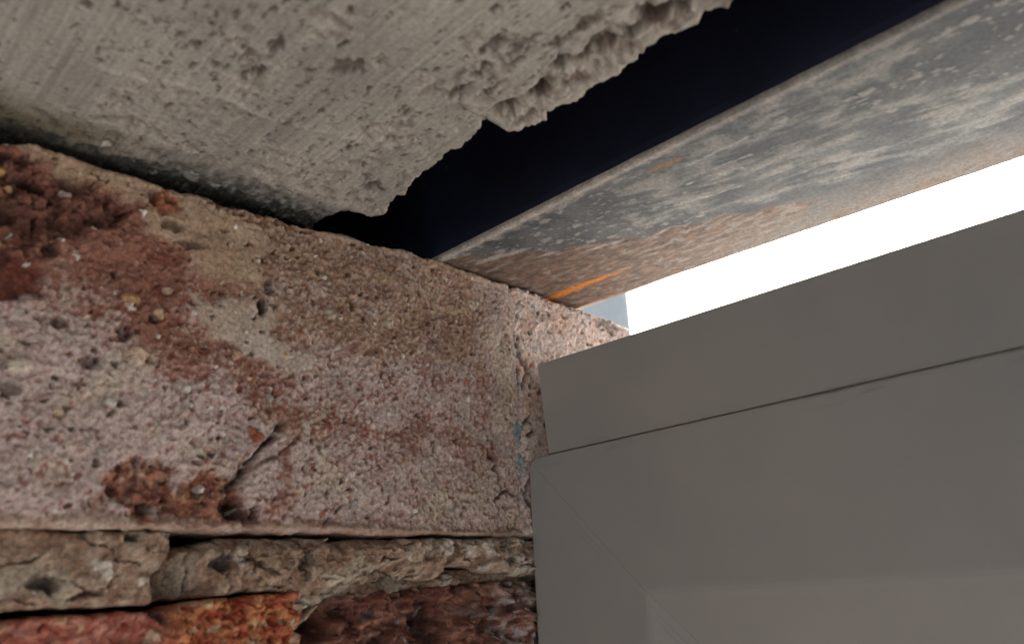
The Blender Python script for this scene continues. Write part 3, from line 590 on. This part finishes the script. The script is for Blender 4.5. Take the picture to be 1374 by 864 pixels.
def face_conc(a, b):
    y, x = a, b
    e = broke(x)-y
    stri = perlin(x/60., y/.55, 3.3)*.5+perlin(x/25., y/.28, 4.3)*.35
    h = .25*fbm(x, y, 40, 2, 300)+.10*stri
    rz = ss(.02, .35, fbm(x, y, 14, 3, 301) + .55*ss(14, 2, np.hypot((x-8)/1., 0)) + .35*ss(26, 4, broke_s(x)-y) - .12)       # rough zones
    rz = np.maximum(rz, .75*bl(x, y, 10, 76, 12, 14, .5, 4, 8)); rz = np.maximum(rz, .7*bl(x, y, 26, 48, 9, 8, .6, 4, 8))
    rg = fbm(x, y, 3.4, 4, 302)
    h = h - rz*(.4+1.1*np.clip(-rg, -.2, 1)) + rz*.3*(1-2*np.abs(fbm(x, y, 1.3, 3, 303)))
    base = mix((.29, .283, .262), (.365, .352, .325), ss(-.4, .4, fbm(x, y, 22, 3, 304)))
    base = base*(1+.20*stri[..., None])
    base = base*np.array([1.01, .985, .96]); c = mix(base, mix((.41, .375, .34), (.27, .235, .205), ss(-.1, .4, -rg)), rz*.75)
    # torn pits, longer along the beam
    for sc, sd, th, dp, sz in ((4.2, 21, .20, .7, .17), (8.0, 22, .10, 1.0, .12), (2.2, 23, .30, .45, .22), (1.3, 26, .25, .25, .26)):
        wx = x*.55+1.1*fbm(x, y, 1.8, 4, 305); wy = y*1.25+1.3*fbm(x, y, 1.8, 4, 306)
        f1, f2, i = worley(wx, wy, sc, sd)
        dens = th*(.35+1.1*ss(-.2, .3, fbm(x, y, 18, 2, 307+sd)))
        m = (1-ss(sz*.35, sz*1.0, f1*(1+.25*fbm(x, y, 1.6, 2, 308))/(.5+RND[i, 7])))*(RND[i, 6] < dens)
        h = h-dp*m; c = mix(c, (.085, .062, .05), m*.85)
    for (px, py, rx, ry, dp) in [(44, 50.5, 2.2, 1.0, 1.6), (33.6, 75.4, .9, .8, 1.3), (23, 87.6, 2.4, 1.5, 2.4), (52.4, 49.4, 2.8, .8, 1.2), (75.2, 76, 3.2, .9, 1.4), (47, 46.9, 2.5, .7, .8), (42, 44.8, .9, 1.3, 1.3), (54, 60.5, 2.4, 1.2, 1.1),
                                 (56, 62.3, 2.0, 1.2, 1.1), (50.3, 76, 1.6, .7, 1.), (62, 80, 3, .7, 1.0), (66, 84, 4, .8, .9), (78, 80, 3.4, .8, 1.1), (86, 84, 4, .8, 1.1)]:
        k = bl(x, y, px, py, rx, ry, .35, 1.6, 1.5); h = h-dp*k; c = mix(c, (.11, .08, .065), k*.75)
    # raised paste line
    d = seg_d(x+.8*fbm(x, y, 5, 2, 309), y, [(29, 30), (33.3, 48.1), (33.9, 63.8), (38.3, 77.6), (41.5, 86.1)]); k = np.exp(-(d/1.1)**2); h = h+.35*k; c = mix(c, (.42, .39, .355), k*.5)
    # crumbled arris
    z1 = ss(0, 1, ss(57, 62, x))
    wd = 4.5+6.5*z1+2.2*fbm(x, y*0, 9, 3, 310)
    br = (1-ss(wd*.75, wd, e))*(ss(15, 40, x)*.55+.45)
    br = br*(.35+.65*z1)
    rr = fbm(x, y, 5, 4, 311)
    fc, _i = facet(x, y*.7, 3.6, 41, 1.0); fc2, _i = facet(x, y, 1.5, 42, 1.0); ed = .15+.85*ss(.3, 4., e); h = h+br*ed*(-.9+1.5*rr+1.1*fc+.7*fc2-.7*np.abs(fbm(x, y, 1.2, 3, 312)))
    c = mix(c, mix((.45, .41, .36), (.20, .15, .125), ss(.0, .45, -rr)), br*.85)
    for (px, py, rx, ry, dp) in [(90.5, 92, 3.4, 1.3, 2.4), (96.5, 91.5, 3., 1.5, 2.6), (78, 88.6, 2.2, 1.1, 1.8), (62, 90.5, 2.2, 1.2, 1.8), (84, 90.6, 3, .9, 1.6), (101, 93, 2.6, 1.2, 2.0), (70, 92, 2.2, 1.1, 1.4)]:
        k = bl(x, y, px, py, rx, ry, .45, 1.6, 2.6)*ss(.5, 3, e); h = h-dp*k; c = mix(c, (.07, .05, .04), k*.8)  # shade in the pockets painted into the colour, relief kept shallow
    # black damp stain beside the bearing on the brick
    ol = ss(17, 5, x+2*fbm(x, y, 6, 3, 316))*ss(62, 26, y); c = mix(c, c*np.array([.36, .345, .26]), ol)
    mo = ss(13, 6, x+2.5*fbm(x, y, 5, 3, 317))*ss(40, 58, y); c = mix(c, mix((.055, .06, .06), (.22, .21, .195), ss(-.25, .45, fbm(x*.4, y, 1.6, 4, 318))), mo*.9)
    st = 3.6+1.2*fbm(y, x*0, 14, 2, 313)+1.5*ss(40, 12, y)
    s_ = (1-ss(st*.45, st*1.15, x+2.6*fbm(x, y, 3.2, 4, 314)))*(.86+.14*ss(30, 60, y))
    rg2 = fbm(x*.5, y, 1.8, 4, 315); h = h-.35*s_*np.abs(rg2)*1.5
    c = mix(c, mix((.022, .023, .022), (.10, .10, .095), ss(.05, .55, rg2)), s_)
    h, c2 = grains(x, y, 2.8, 24, .10, .2, [(.4, .37, .33), (.22, .2, .18)], c, h, .3); c = mix(c, c2, 1-s_*.8)
    h = np.minimum(h+.15, .5)
    return h, c
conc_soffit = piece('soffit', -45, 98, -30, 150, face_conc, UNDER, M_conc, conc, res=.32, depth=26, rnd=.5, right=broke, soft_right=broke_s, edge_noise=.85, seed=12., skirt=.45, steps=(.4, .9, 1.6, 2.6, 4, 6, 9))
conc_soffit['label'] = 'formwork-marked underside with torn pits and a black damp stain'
v, f = boxm(-130, 760, -45, 90.5, 106, 150); mesh_obj('beam', v, f, M_plainmortar, conc, smooth=False)
v, f = boxm(150.3, 760, -45, 97, 86.2, 105.8); mesh_obj('beam', v, f, M_plainmortar, conc, smooth=False)
v, f = boxm(-130, -30.3, -45, 88, 86.2, 105.8); mesh_obj('beam', v, f, M_plainmortar, conc, smooth=False)

# ================================================================== STEEL LINTEL
steel = thing('steel_lintel', 'rusting grey steel angle lintel with black painted upright leg and orange streak, resting on the brick', 'steel lintel')
ZS = 85.0
UNDS = lambda a, b, h: np.stack([b, a, ZS-h], 1)
def face_steel(a, b):
    y, x = a, b
    h = .05*fbm(x, y, 25, 2, 400)+.02*fbm(x, y, 2, 3, 401)
    sweep = x*.55+y*.8
    dark = mix((.078, .088, .098), (.125, .132, .138), ss(-.3, .4, fbm(x, y, 12, 3, 402)))
    c = dark
    # pale wiped mortar film, brushed in sweeps
    yy = y-.22*x+4.5*fbm(x, y, 26, 3, 403); br = perlin(x/20., yy/2.8, 5.1)*.4+perlin(x/9., yy/1.0, 6.1)*.28+.75*fbm(x*.7, y, 8, 5, 423)
    f_ = np.maximum(pmask(x, y, [(52, 133), (60, 128), (100, 124), (108, 136), (98, 142), (150, 150), (150, 176), (92, 168), (60, 157), (47, 148)], 2.2, 3.5, 8, 21),
                    .9*pmask(x, y, [(104, 121), (124, 130), (114, 136), (100, 131)], 1.2, 2, 5, 22))
    f_ = f_*ss(-.34, .40, .04+br+.35*fbm(x, y, 1.3, 4, 424, .7))
    c = mix(c, mix((.17, .188, .192), (.30, .295, .275), ss(-.3, .5, br+.5*fbm(x, y, 10, 2, 405))), f_*.9); h = h+.10*f_+.05*f_*br
    # mill-scale flakes and mortar spots
    f1, f2, i = worley(x*.6+.6*fbm(x, y, 1.6, 2, 406), y+.6*fbm(x, y, 1.6, 2, 407), 3.2, 31)
    dens = .5*pmask(x, y, [(8, 122), (70, 122), (64, 160), (30, 156), (4, 134)], 3, 3, 8, 24)+.4*pmask(x, y, [(96, 134), (150, 128), (150, 165), (110, 150)], 3, 4, 8, 25)
    m = (1-ss(.20, .27, f1/(.35+RND[i, 7])))*(RND[i, 6] < dens)*(1-f_*.8)
    c = mix(c, (.33, .32, .30), m*.85); h = h+.12*m
    f1, f2, i = worley(x*.7+.6*fbm(x, y, 1., 2, 408), y+.5*fbm(x, y, 1., 2, 409), 1.5, 32)
    m = (1-ss(.20, .27, f1/(.35+RND[i, 7])))*(RND[i, 6] < dens*.8)*(1-f_*.8); c = mix(c, (.32, .31, .29), m*.8); h = h+.08*m
    # broad pale scum along the lower (far) edge, over brown rust
    ru = np.maximum(pmask(x, y, [(-20, 120), (6, 127), (16, 137), (30, 146), (44, 155), (62, 161), (84, 172), (60, 190), (-20, 190)], 2.0, 2.6, 6, 26),
                    .6*ss(12, 3, (183.1+.055*x)-y+2*fbm(x, y, 12, 3, 410)))
    rb = fbm(x*.5, y, 1.9, 5, 411)
    rc = mix((.13, .088, .068), (.235, .15, .105), ss(-.35, .45, rb)); rc = mix(rc, (.085, .06, .05), .7*ss(.1, .5, fbm(x*.5, y, 3, 4, 412)))
    c = mix(c, rc, ru*.92); h = h+ru*.12*rb
    sc_ = .8*ss(.08, .40, fbm(x*.45+y*.1, y, 2.2, 5, 413)+.22*ss(25, 70, x)-.10)*ru
    c = mix(c, (.31, .29, .26), sc_*.8); h = h+.10*sc_
    far = ss(22, 4, (183.1+.055*x)-y)*ss(36, 62, x)
    c = mix(c, mix((.23, .20, .168), (.205, .198, .185), ss(-.3, .4, fbm(x*.5, y, 5, 5, 414))), far*.7)
    c = mix(c, (.20, .14, .10), .6*ss(.1, .4, fbm(x*.6, y, 4, 3, 415))*ss(14, 2, (183.1+.055*x)-y))
    # small pale wipes at the brick end
    for (px, py, rx, ry, ro) in [(10, 134.2, 5.0, 1.1, 8), (16.5, 136.4, 4.6, 1.0, 12), (34, 152, 6, .6, 12), (21, 144, 3.4, .5, 10)]:
        k = bl(x, y, px, py, rx, ry, .5, .7, 1.8, ro); c = mix(c, (.44, .42, .39), k*.75)
    k = bl(x, y, 70, 130.3, 4.4, .9, .4, .6, 2, 4); c = mix(c, (.34, .17, .08), k*.8)
    # bright bare arris beside the upright leg
    rim = ss(2.6, 1.2, y-123.5-.012*x+.7*fbm(x*.6, y, 2, 3, 416)); rim = rim*(.75+.25*ss(-.2, .2, fbm(x, y*0, 6, 3, 417)))
    c = mix(c, (.56, .52, .465), rim*.9*(1-.5*ss(60, 100, x))); 
    k = .7*ss(4.5, 2, y-124+1.6*fbm(x, y, 3, 3, 418))*ss(.05, .25, fbm(x, y, 3.4, 3, 419)+.12)*(1-ss(45, 60, x)); c = mix(c, (.40, .375, .34), k*.8); h = h+.1*k
    for (x0_, y0_, x1_, y1_) in [(66, 138.5, 84, 141), (68, 141, 80, 144.5), (72, 134, 96, 134.5), (60, 147.5, 78, 152.5), (100, 140.5, 112, 140), (46, 158, 62, 156)]:
        d = seg_d(x, y+.8*fbm(x*.3, y, 2, 3, 430), [(x0_, y0_), (x1_, y1_)]); k = (1-ss(.15, .6, d))*ss(-.2, .2, fbm(x*.5, y, 2.5, 3, 431)); c = mix(c, (.50, .50, .48), k*.7)
    # orange marking streak
    d = seg_d(x, y+.25*fbm(x, y, 4, 3, 420), [(-6, 169.4), (6, 168.8), (17, 168.9), (29, 169.9)])
    wdt = 1.65-1.0*ss(8, 30, x)
    k = (1-ss(wdt*.55, wdt*1.15, d+.35*fbm(x*.35, y, .9, 3, 421)))*ss(34, 16, x+5*fbm(x, y, 2.5, 3, 422))
    c = mix(c, (.62, .20, .015), k*.95)
    return h, c
flange = piece('bottom_flange', 122.4, 182, -95, 165, face_steel, UNDS, M_steel, steel, res=.42, depth=8, rnd=.4, left=lambda b: 123.5+.012*b, right=lambda b: 183.1+.055*b, edge_noise=.012, seed=13., skirt=.01, steps=(.5, 2.))
flange['label'] = 'grey flat underside with rust, mortar film and an orange streak'
v, f = boxm(165.3, 760, 122.4, 190, 85.5, 93.3); mesh_obj('bottom_flange', v, f, noise_mat('plain_steel', (.13, .14, .15), (.30, .29, .27), 40, .6)[0], steel, smooth=False)
# upright leg
n = 60; V = []; F = []
xs = np.linspace(-95, 760, n)
prof = [(124.3, 85.5), (123.5, 86.3), (123.2, 88.0), (123.2, 210), (131.2, 210), (131.2, 93.6), (124.5, 93.4)]
for x in xs:
    for (y, z) in prof: V.append((x, y+.012*x, z))
k = len(prof)
for i in range(n-1):
    for j in range(k):
        F.append((i*k+j, i*k+(j+1) % k, (i+1)*k+(j+1) % k, (i+1)*k+j))
F.append(tuple(range(k-1, -1, -1))); F.append(tuple((n-1)*k+j for j in range(k)))
mesh_obj('upright_leg', V, F, M_black, steel, smooth=False)['label'] = 'black painted upright leg standing in the dark gap'

# ================================================================== WINDOW FRAME
frame = thing('window_frame', 'plain grey window frame with mitred corner and a head add-on profile, standing right of the brick', 'window frame')
YF, ZT, XL, XR, ZB = 153.0, 34.4, 1.2, 640.0, -900.0
prof = [(0, YF+68), (0, YF+.6), (.2, YF+.15), (.6, YF), (34.4, YF), (35.2, YF+.05), (36.2, YF+.22), (37.6, YF+.6), (61, YF+6.0), (62.5, YF+6.8), (63.5, YF+10), (63.5, YF+30), (52, YF+32), (52, YF+68)]
CX, CZ = (XL+XR)/2, (ZT+ZB)/2
def side(which):
    """one mitred length of the ring; a = distance inwards from its outer edge"""
    V = []; F = []
    g = .045                                            # hair gap at the mitre
    for (a, y) in prof:
        if which == 'head':   p = [(XL+a+g, y, ZT-a), (XL+a+2.6, y, ZT-a), (XR-a-g, y, ZT-a)]
        elif which == 'sill': p = [(XR-a-g, y, ZB+a), (XL+a+2.6, y, ZB+a), (XL+a+g, y, ZB+a)]
        elif which == 'left': p = [(XL+a, y, ZB+a+g), (XL+a, y, ZT-a-2.6), (XL+a, y, ZT-a-g)]
        else:                 p = [(XR-a, y, ZT-a-g), (XR-a, y, ZT-a-2.6), (XR-a, y, ZB+a+g)]
        if a < .01:                                     # outer corner rounded off
            if which == 'head': p[0] = (XL+.9+g, y, ZT-.9)
            if which == 'left': p[2] = (XL+.9, y, ZT-.9-g)
        if .01 < a < 1.:
            if which == 'head': p[0] = (XL+1.2+g, y, ZT-1.2)
            if which == 'left': p[2] = (XL+1.2, y, ZT-1.2-g)
        V += p
    k = len(prof); m = 3
    for i in range(k):
        i2 = (i+1) % k
        for j in range(m-1): F.append((i*m+j, i*m+j+1, i2*m+j+1, i2*m+j))
    F.append(tuple(i*m for i in range(k))); F.append(tuple(i*m+m-1 for i in range(k-1, -1, -1)))
    return V, F
for which, nm in (('head', 'frame_head'), ('left', 'frame_jamb'), ('right', 'frame_jamb'), ('sill', 'frame_sill')):
    v, f = side(which)
    v = [(x, y, z+.0105*(x-4)) for x, y, z in v]           # the ring hangs very slightly out of level
    o = mesh_obj(nm, v, f, M_frame, frame, smooth=False)
    if nm == 'frame_jamb': o['label'] = 'left upright of the grey frame' if which == 'left' else 'right upright of the grey frame'
# add-on profile on top of the head, its end cut slightly out of square
pts = [(6.3, 59.5), (8.6, 35.3)]
y0, y1 = 153.3, 214
def addon():
    b_ = .1
    ring = []                                           # rings of (y, inset)
    V = []; F = []
    prof = [(y0+b_, 0), (y0, b_), (y0, None), (y0, None)]
    sec = [(y0+b_, 59.5), (y0, 59.5-b_), (y0, 34.56+b_), (y0+b_, 34.56), (y1, 34.56), (y1, 59.5)]
    for xx in (0, 3.4, 640):
        for (y, z) in sec:
            xl = 6.3+(59.5-z)*(2.3/24.5)
            V.append((xl+.25 if xx == 0 and y < y0+.2 else (xl if xx == 0 else (xl+3.4 if xx == 3.4 else 640)), y, z))
    k = len(sec)
    for i in range(2):
        for j in range(k): F.append((i*k+j, i*k+(j+1) % k, (i+1)*k+(j+1) % k, (i+1)*k+j))
    F.append(tuple(range(k-1, -1, -1))); F.append(tuple(2*k+j for j in range(k)))
    return V, F
v, f = addon(); v = [(x, y, z+(.0105*(x-4) if z < 50 else 0)) for x, y, z in v]; mesh_obj('head_extension', v, f, M_frame, frame, smooth=False)['label'] = 'upper add-on strip along the top of the frame'
v, f = boxm(8.7, 639, 153.2, 210, ZT+.02, 34.55); v = [(x, y, z+.0105*(x-4)) for x, y, z in v]; mesh_obj('joint_seal', v, f, M_seal, frame, smooth=False)['label'] = 'brown line of dirt in the joint'

for o in bpy.data.objects:                               # outward normals on the hand-made solids
    if o.type == 'MESH' and len(o.data.polygons) < 3000:
        import bmesh
        bm = bmesh.new(); bm.from_mesh(o.data); bmesh.ops.recalc_face_normals(bm, faces=bm.faces); bm.to_mesh(o.data); bm.free()

# ================================================================== WALL ABOVE, OUTSIDE AND GROUND
up = thing('upper_wall', 'masonry wall carried on top of the lintels', 'wall')
v, f = boxm(-215, 760, -42, 96, 150.3, 900); mesh_obj('inner_leaf', v, f, M_plainmortar, up, smooth=False)
v, f = boxm(-215, 760, 130.5, 204, 94, 900); mesh_obj('outer_leaf', v, f, M_plainmortar, up, smooth=False)
v, f = boxm(-760, -216, -42, 204, -1250, 900); o = mesh_obj('side_wall', v, f, M_plainmortar, None, smooth=False)
o['label'] = 'plain masonry wall running off to the left of the reveal'; o['category'] = 'wall'
v, f = boxm(-2600, -597.5, 420, 1000, -1250, 2600); o = mesh_obj('rendered_wall', v, f, M_render, None, smooth=False)
o['label'] = 'pale blue-grey rendered wall outside, glimpsed past the end of the brick'; o['category'] = 'wall'
V, F = boxm(-400000, 400000, -400000, 400000, -1300, -1250); gr = mesh_obj('ground', V, F, M_ground, None, smooth=False); gr['kind'] = 'structure'

# unseen room added to dim light behind the camera, gap at right for fill
room = thing('added_room_shell', 'plain plastered room walls and ceiling, unseen and added to shape the light, on the inner side of the window', 'room')
M_plaster = noise_mat('plaster', (.60, .60, .59), (.68, .68, .67), 6, .9)[0]
v, f = boxm(-760, 3200, -3300, -42.5, 900.5, 1000); mesh_obj('added_room_ceiling', v, f, M_plaster, room, smooth=False)
v, f = boxm(-760, 3200, -3400, -3300.5, -1250, 1000); mesh_obj('added_room_wall', v, f, M_plaster, room, smooth=False)
v, f = boxm(-860, -760.5, -3400, -42.5, -1250, 1000); mesh_obj('added_room_wall', v, f, M_plaster, room, smooth=False)

v, f = boxm(1700, 1800, -900, 1, -1250, 900); mesh_obj('added_room_wall', v, f, M_plaster, room, smooth=False)
v, f = boxm(761, 1800, 1.5, 204, -1250, 900); mesh_obj('added_room_wall', v, f, M_plaster, room, smooth=False)
